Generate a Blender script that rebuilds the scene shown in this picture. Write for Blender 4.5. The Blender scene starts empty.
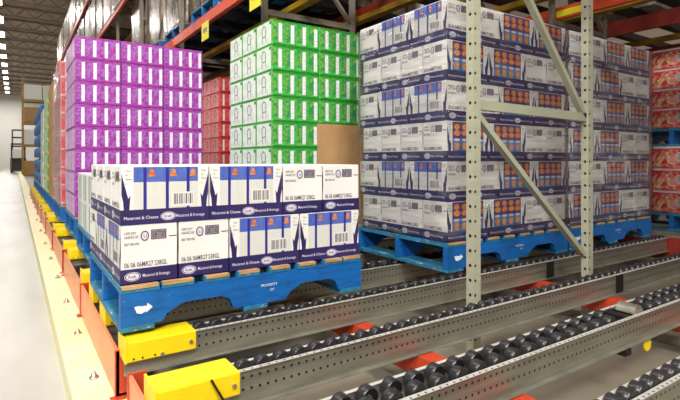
import bpy, bmesh, math, random
from mathutils import Vector, Matrix
random.seed(7)
S = bpy.context.scene
COL = S.collection
EYE = 1.05
PI = math.pi

# ------------------------------------------------------------------ materials
def lin(c):
    return tuple((v/12.92 if v <= .04045 else ((v+.055)/1.055)**2.4) for v in c) + (1,)
def rgb(r, g, b): return lin((r/255, g/255, b/255))

def mat(name, col, rough=.55, metal=0, noise=0, col2=None, scale=8, bump=0, bscale=40, emis=0, stretch=None, contrast=(.35, .65), spec=.5):
    m = bpy.data.materials.new(name); m.use_nodes = True
    nt = m.node_tree; b = nt.nodes['Principled BSDF']
    b.inputs['Base Color'].default_value = col
    b.inputs['Roughness'].default_value = rough
    b.inputs['Metallic'].default_value = metal
    b.inputs['Specular IOR Level'].default_value = spec
    tc = nt.nodes.new('ShaderNodeTexCoord'); mp = nt.nodes.new('ShaderNodeMapping')
    nt.links.new(tc.outputs['Object'], mp.inputs[0])
    if stretch: mp.inputs['Scale'].default_value = stretch
    if col2 is not None:
        n = nt.nodes.new('ShaderNodeTexNoise'); n.inputs['Scale'].default_value = scale; n.inputs['Detail'].default_value = 4
        r = nt.nodes.new('ShaderNodeValToRGB')
        r.color_ramp.elements[0].position = contrast[0]; r.color_ramp.elements[0].color = col
        r.color_ramp.elements[1].position = contrast[1]; r.color_ramp.elements[1].color = col2
        nt.links.new(mp.outputs[0], n.inputs['Vector']); nt.links.new(n.outputs['Fac'], r.inputs[0]); nt.links.new(r.outputs[0], b.inputs['Base Color'])
    if bump:
        n2 = nt.nodes.new('ShaderNodeTexNoise'); n2.inputs['Scale'].default_value = bscale; n2.inputs['Detail'].default_value = 3
        bp = nt.nodes.new('ShaderNodeBump'); bp.inputs['Strength'].default_value = bump; bp.inputs['Distance'].default_value = .01
        nt.links.new(mp.outputs[0], n2.inputs['Vector']); nt.links.new(n2.outputs['Fac'], bp.inputs['Height']); nt.links.new(bp.outputs[0], b.inputs['Normal'])
    if emis:
        b.inputs['Emission Color'].default_value = col; b.inputs['Emission Strength'].default_value = emis
    return m

def wear(m, col=(.62, .5, .36, 1), th=.66, scale=11, stretch=(2.2, 1, 5)):
    nt = m.node_tree; b = nt.nodes['Principled BSDF']
    tc = nt.nodes.new('ShaderNodeTexCoord'); mp = nt.nodes.new('ShaderNodeMapping'); mp.inputs['Scale'].default_value = stretch
    n = nt.nodes.new('ShaderNodeTexNoise'); n.inputs['Scale'].default_value = scale; n.inputs['Detail'].default_value = 6; n.inputs['Roughness'].default_value = .7
    nt.links.new(tc.outputs['Object'], mp.inputs[0]); nt.links.new(mp.outputs[0], n.inputs['Vector'])
    g = _math(nt, 'GREATER_THAN', n.outputs['Fac'], th)
    src = b.inputs['Base Color'].links[0].from_socket
    mx = nt.nodes.new('ShaderNodeMix'); mx.data_type = 'RGBA'; nt.links.new(g, mx.inputs['Factor']); nt.links.new(src, mx.inputs['A']); mx.inputs['B'].default_value = col
    nt.links.new(mx.outputs['Result'], b.inputs['Base Color']); return m
def dots(name, base, col2, axes, pitch, rows, rad, rough=.35, metal=.9, hole=(.012, .012, .01, 1)):
    """metal with two staggered-free rows of punched holes: axes=(along, across), rows=list of across positions"""
    m = mat(name, base, rough, metal, col2=col2, scale=5, stretch=(.6, 3, 6), contrast=(.3, .7), bump=.08, bscale=25)
    nt = m.node_tree; b = nt.nodes['Principled BSDF']
    N = lambda op, a, c=None: _math(nt, op, a, c)
    tc = nt.nodes.new('ShaderNodeTexCoord'); sp = nt.nodes.new('ShaderNodeSeparateXYZ'); nt.links.new(tc.outputs['Object'], sp.inputs[0])
    u = sp.outputs[axes[0]]; v = sp.outputs[axes[1]]
    fu = N('SUBTRACT', N('MODULO', N('ADD', N('DIVIDE', u, pitch), 100.0), 1.0), .5)
    fu = N('MULTIPLY', fu, pitch)
    tot = None
    for rw in rows:
        dv = N('SUBTRACT', v, rw)
        dd = N('SQRT', N('ADD', N('MULTIPLY', fu, fu), N('MULTIPLY', dv, dv)))
        h = N('LESS_THAN', dd, rad)
        tot = h if tot is None else N('MAXIMUM', tot, h)
    src = b.inputs['Base Color'].links[0].from_socket
    mx = nt.nodes.new('ShaderNodeMix'); mx.data_type = 'RGBA'
    nt.links.new(tot, mx.inputs['Factor']); nt.links.new(src, mx.inputs['A']); mx.inputs['B'].default_value = hole
    nt.links.new(mx.outputs['Result'], b.inputs['Base Color'])
    nt.links.new(N('MULTIPLY', N('SUBTRACT', 1.0, tot), metal), b.inputs['Metallic'])
    return m
def _math(nt, op, a, c=None):
    n = nt.nodes.new('ShaderNodeMath'); n.operation = op
    for i, x in enumerate((a, c)):
        if x is None: continue
        if isinstance(x, (int, float)): n.inputs[i].default_value = x
        else: nt.links.new(x, n.inputs[i])
    return n.outputs[0]

M = {}
M['white'] = mat('carton_white', rgb(236, 234, 230), .6, col2=rgb(222, 220, 216), scale=3)
M['navy'] = mat('carton_navy', rgb(38, 30, 84), .4, col2=rgb(48, 40, 96), scale=4)
M['indigo'] = mat('print_indigo', rgb(48, 40, 140), .4)
M['blue'] = mat('print_blue', rgb(72, 94, 176), .4, col2=rgb(88, 112, 190), scale=30)
M['cream'] = mat('print_cream', rgb(214, 216, 204), .5, col2=rgb(212, 213, 204), scale=60)
M['ink'] = mat('print_ink', rgb(70, 62, 76), .6)
M['ink_grey'] = mat('print_grey', rgb(150, 140, 150), .6)
M['lightprint'] = mat('print_light', rgb(214, 210, 226), .5)
M['orange_print'] = mat('print_orange', rgb(232, 160, 70), .45, col2=rgb(204, 104, 44), scale=70)
M['sky_print'] = mat('print_sky', rgb(44, 128, 190), .45)
M['violet_print'] = mat('print_violet', rgb(78, 50, 116), .45)
M['wood'] = mat('bare_wood', rgb(200, 160, 112), .8, col2=rgb(160, 120, 78), scale=10, stretch=(1, 8, 8), bump=.2)
M['pblue'] = mat('pallet_blue_paint', rgb(6, 98, 174), .5, col2=rgb(12, 74, 134), scale=9, stretch=(1, 4, 4), contrast=(.45, .75), bump=.25, bscale=30)
M['pblue2'] = mat('pallet_board_paint', rgb(34, 128, 170), .6, col2=rgb(40, 100, 128), scale=9, stretch=(3, 1, 3), bump=.3, bscale=30)
wear(M['pblue'], (.55, .68, .74, 1), .67, 14); wear(M['pblue2'], (.62, .46, .3, 1), .62, 14)
M['paintwhite'] = mat('stencil_white', rgb(225, 232, 238), .6)
M['orange'] = mat('rack_orange_paint', rgb(198, 70, 38), .4, col2=rgb(178, 60, 34), scale=6, bump=.05)
M['beam_face_lit'] = mat('front_beam_lit_paint', rgb(228, 136, 90), .3, col2=rgb(220, 122, 78), scale=4, bump=.05)  # rack orange made paler, with the aisle light and sheen in its colour
M['darkred'] = mat('rack_red_paint', rgb(150, 44, 30), .45, col2=rgb(120, 36, 26), scale=5)
M['yellow'] = mat('yellow_paint', rgb(250, 218, 20), .4, col2=rgb(246, 208, 18), scale=5)
M['kerb'] = mat('kerb_yellow_paint', rgb(236, 226, 160), .5, col2=rgb(226, 222, 186), scale=3, bump=.08)
M['dullyellow'] = mat('bar_yellow_paint', rgb(176, 138, 20), .5, col2=rgb(140, 108, 20), scale=4)
M['green_post'] = mat('teal_paint', rgb(70, 120, 104), .5)
M['steel'] = dots('galvanised_channel', rgb(176, 174, 160), rgb(142, 142, 130), (0, 2), .0305, (.092, .052), .0052, rough=.42, metal=.75)
M['galv'] = mat('galvanised_plain', rgb(184, 182, 168), .4, .75, col2=rgb(150, 150, 138), scale=8, bump=.05)
M['lip'] = dots('rail_lip', rgb(224, 223, 216), rgb(204, 203, 196), (0, 1), .0305, (-.006,), .0042, rough=.45, metal=.4)
M['post'] = dots('post_paint', rgb(172, 172, 150), rgb(160, 160, 140), (2, 0), .077, (.014,), .0075, rough=.5, metal=0)
M['postx'] = dots('post_side_paint', rgb(172, 172, 150), rgb(160, 160, 140), (2, 1), .077, (.022,), .009, rough=.5, metal=0)
M['brace'] = mat('brace_paint', rgb(166, 167, 146), .5, col2=rgb(154, 155, 134), scale=4)
M['farpost'] = mat('far_post_paint', rgb(150, 140, 124), .5, col2=rgb(120, 108, 94), scale=4)
M['wheel'] = mat('wheel_highlit_black', rgb(40, 38, 40), .28, col2=rgb(52, 50, 52), scale=30)  # rim highlight put into the colour, lighter than the sides
M['wheel_side'] = mat('wheel_side_black', rgb(20, 19, 21), .45)
M['black'] = mat('rubber_black', rgb(18, 18, 18), .5)
M['axle'] = mat('axle_steel', rgb(215, 215, 215), .2, 1)
M['brown'] = mat('brown_board', rgb(186, 146, 100), .8, col2=rgb(172, 132, 88), scale=6, bump=.05)
M['purple'] = mat('print_purple', rgb(138, 44, 150), .35, col2=rgb(186, 104, 196), scale=45, contrast=(.4, .72))
M['purple_mottle'] = mat('print_purple_mottle', rgb(158, 108, 190), .35, col2=rgb(160, 40, 140), scale=50, contrast=(.42, .58))
M['purple_dark'] = mat('print_plum', rgb(150, 30, 140), .4, col2=rgb(186, 60, 170), scale=30)
M['lilac'] = mat('print_lilac', rgb(226, 196, 226), .35, col2=rgb(196, 140, 206), scale=26, contrast=(.4, .65))
M['green'] = mat('print_green', rgb(44, 156, 50), .35, col2=rgb(96, 190, 86), scale=40)
M['green_mottle'] = mat('print_green_mottle', rgb(30, 140, 80), .35, col2=rgb(140, 180, 60), scale=45, contrast=(.45, .7))
M['green_dark'] = mat('print_green_dark', rgb(26, 140, 44), .4)
M['palegreen'] = mat('print_palegreen', rgb(232, 238, 230), .35, col2=rgb(196, 216, 198), scale=18, contrast=(.45, .75))
M['red'] = mat('print_red', rgb(204, 52, 62), .35, col2=rgb(224, 92, 92), scale=16)
M['red_mottle'] = mat('print_red_mottle', rgb(196, 40, 50), .35, col2=rgb(228, 110, 80), scale=26)
M['red_dark'] = mat('print_red_dark', rgb(170, 30, 40), .4)
M['pink'] = mat('print_pink', rgb(238, 176, 176), .35, col2=rgb(226, 110, 116), scale=18, contrast=(.4, .7))
M['strip'] = mat('print_white_strip', rgb(240, 236, 242), .4, col2=rgb(222, 214, 226), scale=50)
M['noodle_red'] = mat('noodle_red', rgb(214, 40, 52), .3, col2=rgb(246, 176, 150), scale=26, contrast=(.45, .68))
M['noodle_gold'] = mat('noodle_gold', rgb(250, 226, 170), .35, col2=rgb(226, 110, 80), scale=30, contrast=(.4, .62))
M['lime'] = mat('lime_print', rgb(190, 206, 70), .4, col2=rgb(90, 170, 80), scale=8)
M['jug'] = mat('jug_blue', rgb(40, 92, 168), .25, col2=rgb(80, 140, 200), scale=6)
M['tag'] = mat('tag_yellow', rgb(240, 226, 40), .5)
M['wrapload'] = mat('wrapped_brown_goods', rgb(150, 134, 116), .25, .25, col2=rgb(70, 54, 42), scale=3.2, stretch=(2.5, 2.5, 1), contrast=(.36, .62), bump=.9, bscale=9)
M['wraploadw'] = mat('wrapped_white_goods', rgb(190, 182, 174), .3, .1, col2=rgb(150, 118, 104), scale=3.5, stretch=(2.5, 2.5, 1), contrast=(.4, .7), bump=.8, bscale=10)
M['bolt'] = mat('bolt_steel', rgb(196, 190, 176), .3, .9)
M['fork_body'] = mat('forklift_grey', rgb(130, 124, 116), .5)
M['fork_dark'] = mat('forklift_dark', rgb(50, 46, 42), .5)
M['concrete'] = mat('concrete_polished', rgb(182, 179, 170), .4, col2=rgb(164, 161, 153), scale=1.3, stretch=(2.2, .5, 1), bump=.03)
M['concrete_rack'] = mat('concrete_under_rack', rgb(152, 144, 126), .5, col2=rgb(136, 128, 113), scale=1.6, bump=.04)
M['wallm'] = mat('wall_paint', rgb(234, 232, 226), .7, col2=rgb(226, 224, 218), scale=.4)
M['lamp'] = mat('lamp_diffuser', (1, .98, .94, 1), emis=14)
M['shade'] = mat('lamp_housing', rgb(210, 210, 205), .5)

def deck_mat():
    m = mat('roof_deck', rgb(196, 178, 162), .6, col2=rgb(176, 160, 146), scale=1.5)
    nt = m.node_tree; b = nt.nodes['Principled BSDF']
    tc = nt.nodes.new('ShaderNodeTexCoord'); w = nt.nodes.new('ShaderNodeTexWave'); w.bands_direction = 'X'; w.inputs['Scale'].default_value = 1.6
    nt.links.new(tc.outputs['Object'], w.inputs['Vector'])
    bp = nt.nodes.new('ShaderNodeBump'); bp.inputs['Strength'].default_value = 1; bp.inputs['Distance'].default_value = .02
    nt.links.new(w.outputs['Fac'], bp.inputs['Height']); nt.links.new(bp.outputs[0], b.inputs['Normal'])
    return m
M['deck'] = deck_mat()
M['joist'] = mat('joist_paint', rgb(168, 150, 136), .6)

def film_mat(name='clear_film', haze=.16):
    m = bpy.data.materials.new(name); m.use_nodes = True; nt = m.node_tree; nt.nodes.clear()
    o = nt.nodes.new('ShaderNodeOutputMaterial')
    tr = nt.nodes.new('ShaderNodeBsdfTransparent'); tr.inputs[0].default_value = (.97, .97, .97, 1)
    gl = nt.nodes.new('ShaderNodeBsdfGlossy'); gl.inputs['Roughness'].default_value = .12; gl.inputs[0].default_value = (.9, .9, .92, 1)
    df = nt.nodes.new('ShaderNodeBsdfDiffuse'); df.inputs[0].default_value = (.8, .8, .82, 1)
    tc = nt.nodes.new('ShaderNodeTexCoord'); mp = nt.nodes.new('ShaderNodeMapping'); mp.inputs['Scale'].default_value = (2, 2, 9); mp.inputs['Rotation'].default_value = (.25, .3, 0)
    nt.links.new(tc.outputs['Object'], mp.inputs[0])
    n = nt.nodes.new('ShaderNodeTexNoise'); n.inputs['Scale'].default_value = 2.4; n.inputs['Detail'].default_value = 6; nt.links.new(mp.outputs[0], n.inputs['Vector'])
    bp = nt.nodes.new('ShaderNodeBump'); bp.inputs['Strength'].default_value = 1; bp.inputs['Distance'].default_value = .03
    nt.links.new(n.outputs['Fac'], bp.inputs['Height']); nt.links.new(bp.outputs[0], gl.inputs['Normal'])
    r = nt.nodes.new('ShaderNodeValToRGB'); r.color_ramp.elements[0].position = .5; r.color_ramp.elements[0].color = (haze*.35,)*3+(1,)
    r.color_ramp.elements[1].position = .72; r.color_ramp.elements[1].color = (haze*2.2,)*3+(1,)
    nt.links.new(n.outputs['Fac'], r.inputs[0])
    fr = nt.nodes.new('ShaderNodeFresnel'); fr.inputs[0].default_value = 1.4; nt.links.new(bp.outputs[0], fr.inputs['Normal'])
    m1 = nt.nodes.new('ShaderNodeMixShader'); nt.links.new(r.outputs[0], m1.inputs[0]); nt.links.new(tr.outputs[0], m1.inputs[1]); nt.links.new(df.outputs[0], m1.inputs[2])
    m2 = nt.nodes.new('ShaderNodeMixShader'); nt.links.new(_math(nt, 'MULTIPLY', fr.outputs[0], .6), m2.inputs[0]); nt.links.new(m1.outputs[0], m2.inputs[1]); nt.links.new(gl.outputs[0], m2.inputs[2])
    nt.links.new(m2.outputs[0], o.inputs[0])
    return m
M['film'] = film_mat('clear_film', .05); M['film_hazy'] = film_mat('cloudy_film', .14)

# ------------------------------------------------------------------ mesh builder
class MB:
    def __init__(s): s.v = []; s.f = []; s.mi = []; s.ms = []; s.sm = []
    def m(s, name):
        if name not in s.ms: s.ms.append(name)
        return s.ms.index(name)
    def add(s, vs, fs, m, smooth=False):
        k = len(s.v); s.v += [tuple(p) for p in vs]; i = s.m(m)
        for f in fs: s.f.append(tuple(k+q for q in f)); s.mi.append(i); s.sm.append(smooth)
    def box(s, x0, x1, y0, y1, z0, z1, m):
        vs = [(x, y, z) for x in (x0, x1) for y in (y0, y1) for z in (z0, z1)]
        s.add(vs, [(0, 1, 3, 2), (4, 6, 7, 5), (0, 4, 5, 1), (2, 3, 7, 6), (0, 2, 6, 4), (1, 5, 7, 3)], m)
    def rbox(s, x0, x1, y0, y1, z0, z1, m, r=.006):
        bm = bmesh.new(); bmesh.ops.create_cube(bm, size=1)
        for v in bm.verts: v.co = Vector(((x0+x1)/2+v.co.x*(x1-x0), (y0+y1)/2+v.co.y*(y1-y0), (z0+z1)/2+v.co.z*(z1-z0)))
        bmesh.ops.bevel(bm, geom=bm.edges[:], offset=r, segments=2, affect='EDGES', profile=.6)
        bm.verts.index_update()
        s.add([v.co[:] for v in bm.verts], [[v.index for v in f.verts] for f in bm.faces], m); bm.free()
    def bar(s, p, q, w, h, m, up=(0, 0, 1)):
        p, q = Vector(p), Vector(q); d = (q-p).normalized(); u = Vector(up); a = d.cross(u).normalized(); b = a.cross(d).normalized()
        vs = [e + a*sa*w/2 + b*sb*h/2 for e in (p, q) for sa in (-1, 1) for sb in (-1, 1)]
        s.add(vs, [(0, 1, 3, 2), (4, 6, 7, 5), (0, 4, 5, 1), (2, 3, 7, 6), (0, 2, 6, 4), (1, 5, 7, 3)], m)
    def cyl(s, c, ax, r, l, m, n=16, smooth=True, r2=None):
        c = Vector(c); d = Vector(ax).normalized(); t = Vector((0, 0, 1)) if abs(d.z) < .9 else Vector((1, 0, 0)); a = d.cross(t).normalized(); b = d.cross(a)
        r2 = r if r2 is None else r2
        vs = []
        for e, rr in ((-.5, r), (.5, r2)):
            for i in range(n): vs.append(c + d*l*e + (a*math.cos(2*PI*i/n)+b*math.sin(2*PI*i/n))*rr)
        s.add(vs, [(i, (i+1) % n, n+(i+1) % n, n+i) for i in range(n)], m, smooth)
        s.add(vs, [tuple(range(n))[::-1], tuple(range(n, 2*n))], m)
    def lathe(s, c, prof, m, n=14, ax='z'):
        vs = []
        for r, z in prof:
            for i in range(n):
                a = 2*PI*i/n; x, y = r*math.cos(a), r*math.sin(a)
                vs.append((c[0]+x, c[1]+y, c[2]+z) if ax == 'z' else (c[0]+x, c[1]+z, c[2]+y))
        fs = [(k*n+i, k*n+(i+1) % n, (k+1)*n+(i+1) % n, (k+1)*n+i) for k in range(len(prof)-1) for i in range(n)]
        s.add(vs, fs, m, True)
    def prism(s, pts, y0, y1, m):   # outline in xz, extruded along y
        n = len(pts)
        vs = [(x, y0, z) for x, z in pts] + [(x, y1, z) for x, z in pts]
        s.add(vs, [tuple(range(n)), tuple(range(2*n-1, n-1, -1))] + [(i, n+i, n+(i+1) % n, (i+1) % n) for i in range(n)], m)
    def mesh(s, name):
        me = bpy.data.meshes.new(name); me.from_pydata(s.v, [], s.f)
        for k in s.ms: me.materials.append(M[k])
        me.polygons.foreach_set('material_index', s.mi); me.polygons.foreach_set('use_smooth', s.sm)
        bm = bmesh.new(); bm.from_mesh(me); bmesh.ops.recalc_face_normals(bm, faces=[f for f in bm.faces if len(f.verts) > 0]) if getattr(s, 'recalc', True) else None
        bm.to_mesh(me); bm.free(); me.update()
        return me

def obj(name, me, parent=None, loc=(0, 0, 0), rz=0):
    if isinstance(me, MB): me = me.mesh(name)
    o = bpy.data.objects.new(name, me); COL.objects.link(o); o.location = loc; o.rotation_euler = (0, 0, rz)
    if parent: o.parent = parent
    return o
def tag(o, label, cat, group=None, kind='thing'):
    o['label'] = label; o['category'] = cat; o['kind'] = kind
    if group: o['group'] = group
    return o
def thing(name, label, cat, loc=(0, 0, 0), group=None, rz=0):
    o = bpy.data.objects.new(name, None); COL.objects.link(o); o.location = loc; o.rotation_euler = (0, 0, rz); o.empty_display_size = .1
    return tag(o, label, cat, group)
def struct(name, me, loc=(0, 0, 0)):
    o = obj(name, me, None, loc); o['kind'] = 'structure'; return o
def dup(o, parent=None):
    c = o.copy(); COL.objects.link(c); c.parent = parent
    for ch in list(o.children): dup(ch, c)
    return c
def place(proto, first, loc, rz, label, group):
    """first use of a prototype moves it, later uses copy it with its parts"""
    o = proto if not first.get(proto.name) else dup(proto)
    first[proto.name] = True
    o.location = loc; o.rotation_euler = (0, 0, rz); o['label'] = label; o['group'] = group
    return o
ORD = ['first', 'second', 'third', 'fourth', 'fifth', 'sixth', 'seventh', 'eighth', 'ninth', 'tenth', 'eleventh', 'twelfth', 'thirteenth', 'fourteenth', 'fifteenth', 'sixteenth', 'seventeenth', 'eighteenth', 'nineteenth', 'twentieth']
def layer_word(i, n): return 'bottom' if i == 0 else 'top' if i == n-1 else ORD[i]+'-lowest'

# ------------------------------------------------------------------ flat print on a box face
class Face:
    """u to the right, v up, in metres from the lower corner of a box face as one looks at it"""
    def __init__(s, mb, o, u, n, e=.0006): s.mb = mb; s.o = Vector(o); s.u = Vector(u); s.n = Vector(n); s.w = Vector((0, 0, 1)); s.e = e
    def P(s, u, v, k=1): return s.o + s.u*u + s.w*v + s.n*s.e*k
    def rect(s, u0, u1, v0, v1, m, k=1): s.mb.add([s.P(u0, v0, k), s.P(u1, v0, k), s.P(u1, v1, k), s.P(u0, v1, k)], [(0, 1, 2, 3)], m)
    def poly(s, pts, m, k=2): s.mb.add([s.P(u, v, k) for u, v in pts], [tuple(range(len(pts)))], m)
    def disc(s, u, v, ru, rv, m, k=2, n=12): s.poly([(u+ru*math.cos(2*PI*i/n), v+rv*math.sin(2*PI*i/n)) for i in range(n)], m, k)
    def ring(s, u, v, ru, rv, t, m, k=3, n=14):
        a = [(u+ru*math.cos(2*PI*i/n), v+rv*math.sin(2*PI*i/n)) for i in range(n)]; b = [(u+(ru-t)*math.cos(2*PI*i/n), v+(rv-t)*math.sin(2*PI*i/n)) for i in range(n)]
        s.mb.add([s.P(x, y, k) for x, y in a+b], [(i, (i+1) % n, n+(i+1) % n, n+i) for i in range(n)], m)
    def text(s, txt, u, v, h, m, k=3, sx=1, bold=0):
        vs, fs = glyphs(txt, bold)
        s.mb.add([s.P(u+x*h*sx, v+y*h, k) for x, y in vs], fs, m)
_gl = {}
def glyphs(txt, bold=0):
    if (txt, bold) in _gl: return _gl[(txt, bold)]
    cu = bpy.data.curves.new('lettering', 'FONT'); cu.body = txt; cu.size = 1.35; cu.resolution_u = 2; cu.offset = bold
    o = bpy.data.objects.new('lettering', cu); COL.objects.link(o)
    dg = bpy.context.evaluated_depsgraph_get(); dg.update()
    me = bpy.data.meshes.new_from_object(o.evaluated_get(dg))
    r = ([(v.co.x, v.co.y) for v in me.vertices], [tuple(p.vertices) for p in me.polygons])
    bpy.data.objects.remove(o); bpy.data.curves.remove(cu); bpy.data.meshes.remove(me)
    _gl[(txt, bold)] = r
    return r

# ------------------------------------------------------------------ macaroni carton with its tray
CW, CD, CH, TH = .356, .222, .236, .060
def arrow(F, u0, w, flip, v0, v1):
    """dark tear-open arrow on a white flap; the point is at the flap's outer top edge"""
    g = (lambda t: u0+w*(1-t)) if flip else (lambda t: u0+w*t)
    pts = [(g(0.02), v0+(v1-v0)*.86), (g(.14), v0+(v1-v0)*.72), (g(.62), v0+(v1-v0)*.26), (g(.82), v0+(v1-v0)*.34), (g(.72), v0), (g(.22), v0), (g(.16), v0+(v1-v0)*.2), (g(.02), v0+(v1-v0)*.35)]
    if flip: pts = pts[::-1]
    F.poly(pts, 'navy', 2)
    for k, (a, t) in enumerate((('Tear', .93), ('to', .84), ('Open', .74), ('a', .64))):
        F.text(a, g(.34) if not flip else g(.34)-.018, v0+(v1-v0)*(t-.05), .0085, 'ink', 3)
def make_carton():
    c = MB()
    x0, x1, y0, y1 = -CW/2, CW/2, -CD/2, CD/2
    c.rbox(x0+.002, x1-.002, y0+.002, y1-.002, .004, CH, 'white', .003)
    e = .002
    H = CH-.003
    # broad face (-y): window onto the backs of the blue packets
    F = Face(c, (x0+e, y0+e, 0), (1, 0, 0), (0, -1, 0)); W = CW-2*e
    F.rect(.13*W, .87*W, TH, H-.001, 'cream')
    F.rect(.13*W, .87*W, TH+(H-TH)*.64, H-.001, 'blue', 1.5)
    for b in (.255, .505, .75): F.rect((b-.018)*W, (b+.018)*W, TH, H-.001, 'indigo', 2)
    for b in (.33, .575, .81):
        F.rect((b-.03)*W, (b+.03)*W, H-.028, H-.02, 'orange_print', 2.5); F.rect((b-.038)*W, (b+.038)*W, H-.04, H-.03, 'orange_print', 2.5)
        F.disc(b*W, H-.018, .009, .008, 'orange_print', 2.4)
    for b in (.19, .38, .63, .84):
        for q in range(7): F.rect((b-.045)*W, (b+.03)*W, TH+.012+q*.014, TH+.014+q*.014, 'lightprint', 2.2)
    F.rect(.565*W, .82*W, TH+.006, TH+.066, 'white', 3)
    for q, t in enumerate((0, 2, 3, 5, 8, 9, 11, 13, 16, 18, 19, 22, 24, 25, 27)): F.rect(.58*W+t*.0028, .58*W+t*.0028+(.0022 if q % 3 else .0034), TH+.016, TH+.06, 'ink', 4)
    F.rect(0, .13*W, TH, H-.001, 'white', 1.2); F.rect(.87*W, W, TH, H-.001, 'white', 1.2)
    arrow(F, 0, .12*W, False, TH, H); arrow(F, .88*W, .12*W, True, TH, H)
    # other broad face (+y): window onto the orange packet fronts
    F = Face(c, (x1-e, y1-e, 0), (-1, 0, 0), (0, 1, 0))
    F.rect(.13*W, .87*W, TH, H-.001, 'violet_print')
    F.rect(.13*W, .87*W, TH, TH+(H-TH)*.42, 'sky_print', 1.5)
    for i in range(4):
        u = (.13+.185*(i+.5))*W; wd = .185*W*.36
        F.rect((.13+.185*i)*W-.003, (.13+.185*i)*W+.003, TH, H-.001, 'violet_print', 2)
        F.disc(u, H-.030, wd*1.05, .019, 'orange_print', 2, 7); F.disc(u+.002, H-.067, wd*1.22, .018, 'orange_print', 2, 9)
        F.disc(u, TH+.030, wd*.9, .024, 'orange_print', 2.5); F.disc(u, TH+.066, wd*1.1, .008, 'lightprint', 2.6)
    F.rect(0, .13*W, TH, H-.001, 'white', 1.2); F.rect(.87*W, W, TH, H-.001, 'white', 1.2)
    arrow(F, 0, .12*W, False, TH, H); arrow(F, .88*W, .12*W, True, TH, H)
    # printed ends
    for o, u, n in (((x0+e, y1-e, 0), (0, -1, 0), (-1, 0, 0)), ((x1-e, y0+e, 0), (0, 1, 0), (1, 0, 0))):
        F = Face(c, o, u, n); D = CD-2*e
        F.text('KEEP DRY', .05*D, H-.034, .0105, 'ink', 2, .75, .01); F.text('GARDEZ SEC', .05*D, H-.050, .0105, 'ink', 2, .68, .01); F.text('BEST BEFORE', .05*D, H-.078, .0105, 'ink', 2, .68, .01)
        F.disc(.41*D, H-.043, .0165, .021, 'ink', 2, 16); F.disc(.41*D, H-.043, .012, .016, 'lightprint', 2.6, 16); F.text('U', .41*D-.006, H-.050, .015, 'ink', 3.2)
        F.rect(.52*D, .8*D, H-.060, H-.020, 'ink', 2); F.rect(.535*D, .785*D, H-.057, H-.023, 'ink_grey', 2.6); F.text('08T00', .54*D, H-.054, .030, 'ink', 3.2, .5, .02)
        F.rect(.85*D, .985*D, H-.053, H-.049, 'ink', 2)
        F.text('06 06 06MR27 S38GL', .05*D, TH+.007, .021, 'ink', 2, .66, .015)
    # tray
    t = MB()
    t.box(x0, x1, y0, y1, 0, .003, 'navy')
    for a in ((x0, x1, y0, y0+.0018), (x0, x1, y1-.0018, y1), (x0, x0+.0018, y0, y1), (x1-.0018, x1, y0, y1)): t.box(*a, .0, TH, 'navy')
    for o, u, n in (((x0, y0, 0), (1, 0, 0), (0, -1, 0)), ((x1, y1, 0), (-1, 0, 0), (0, 1, 0))):
        F = Face(t, o, u, n)
        F.text('Macaroni & Cheese', .03*CW, .021, .0135, 'lightprint', 1, .92, .01); F.text('Macaroni & fromage', .60*CW, .021, .0135, 'lightprint', 1, .82, .01)
        F.disc(.515*CW, .028, .026, .0135, 'lightprint', 1, 18); F.ring(.515*CW, .028, .031, .0175, .0022, 'lightprint', 1, 18); F.text('Kraft', .515*CW-.017, .0225, .0115, 'ink', 2.4, .95, .015)
    for o, u, n in (((x0, y1, 0), (0, -1, 0), (-1, 0, 0)), ((x1, y0, 0), (0, 1, 0), (1, 0, 0))):
        F = Face(t, o, u, n)
        F.disc(.2*CD, .03, .025, .0135, 'lightprint', 1, 18); F.ring(.2*CD, .03, .031, .0178, .0022, 'lightprint', 1, 18); F.text('Kraft', .2*CD-.016, .0245, .0115, 'ink', 2.4, .9, .015)
        F.text('Macaroni & fromage', .37*CD, .024, .0135, 'lightprint', 1, .72, .01)
    r = tag(obj('macaroni_carton', c), 'x', 'carton'); 
    obj('tray', t, r)
    return r

carton = make_carton(); used = {}

# ------------------------------------------------------------------ generic multipack carton
def make_pack(name, w, d, h, face, mottle, dark, end, arch, n=4, cat='carton', bars=False):
    c = MB(); x0, x1, y0, y1 = -w/2, w/2, -d/2, d/2
    c.rbox(x0+.001, x1-.001, y0+.001, y1-.001, 0, h-.001, face, .006)
    for o, u, nn in (((x0+.001, y0+.001, 0), (1, 0, 0), (0, -1, 0)), ((x1-.001, y1-.001, 0), (-1, 0, 0), (0, 1, 0))):
        F = Face(c, o, u, nn)
        for i in range(n):
            u0 = w*(i+.5)/n
            F.rect(u0-w/n*.42, u0-w/n*.02, h*.2, h*.9, mottle, 1)
            F.rect(u0+w/n*.04, u0+w/n*.04+w*.072, h*.12, h*.86, 'strip', 2)
            for q in range(4): F.rect(u0+w/n*.06+w*.016, u0+w/n*.06+w*.054, h*(.2+q*.15), h*(.24+q*.15), 'lightprint', 3)
        F.rect(.01, w-.01, .004, h*.07, dark, 2); F.rect(.01, w-.01, h*.93, h*.975, dark, 2)
    for o, u, nn in (((x0+.001, y1-.001, 0), (0, -1, 0), (-1, 0, 0)), ((x1-.001, y0+.001, 0), (0, 1, 0), (1, 0, 0))):
        F = Face(c, o, u, nn)
        F.rect(.012, d-.012, .01, h-.012, end, 1)
        if bars:
            for q in (.25, .6): F.rect(d*q, d*(q+.14), .012, h-.014, arch, 2)
        elif arch:
            for q in (.4, .62):
                F.rect(d*q-.004, d*q+.004, h*.15, h*.62, arch, 2)
            F.ring(d*.51, h*.6, d*.15, h*.24, .008, arch, 3)
            F.rect(d*.84, d*.97, h*.80, h*.92, arch, 2)
    return tag(obj(name, c), 'x', cat)

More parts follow.
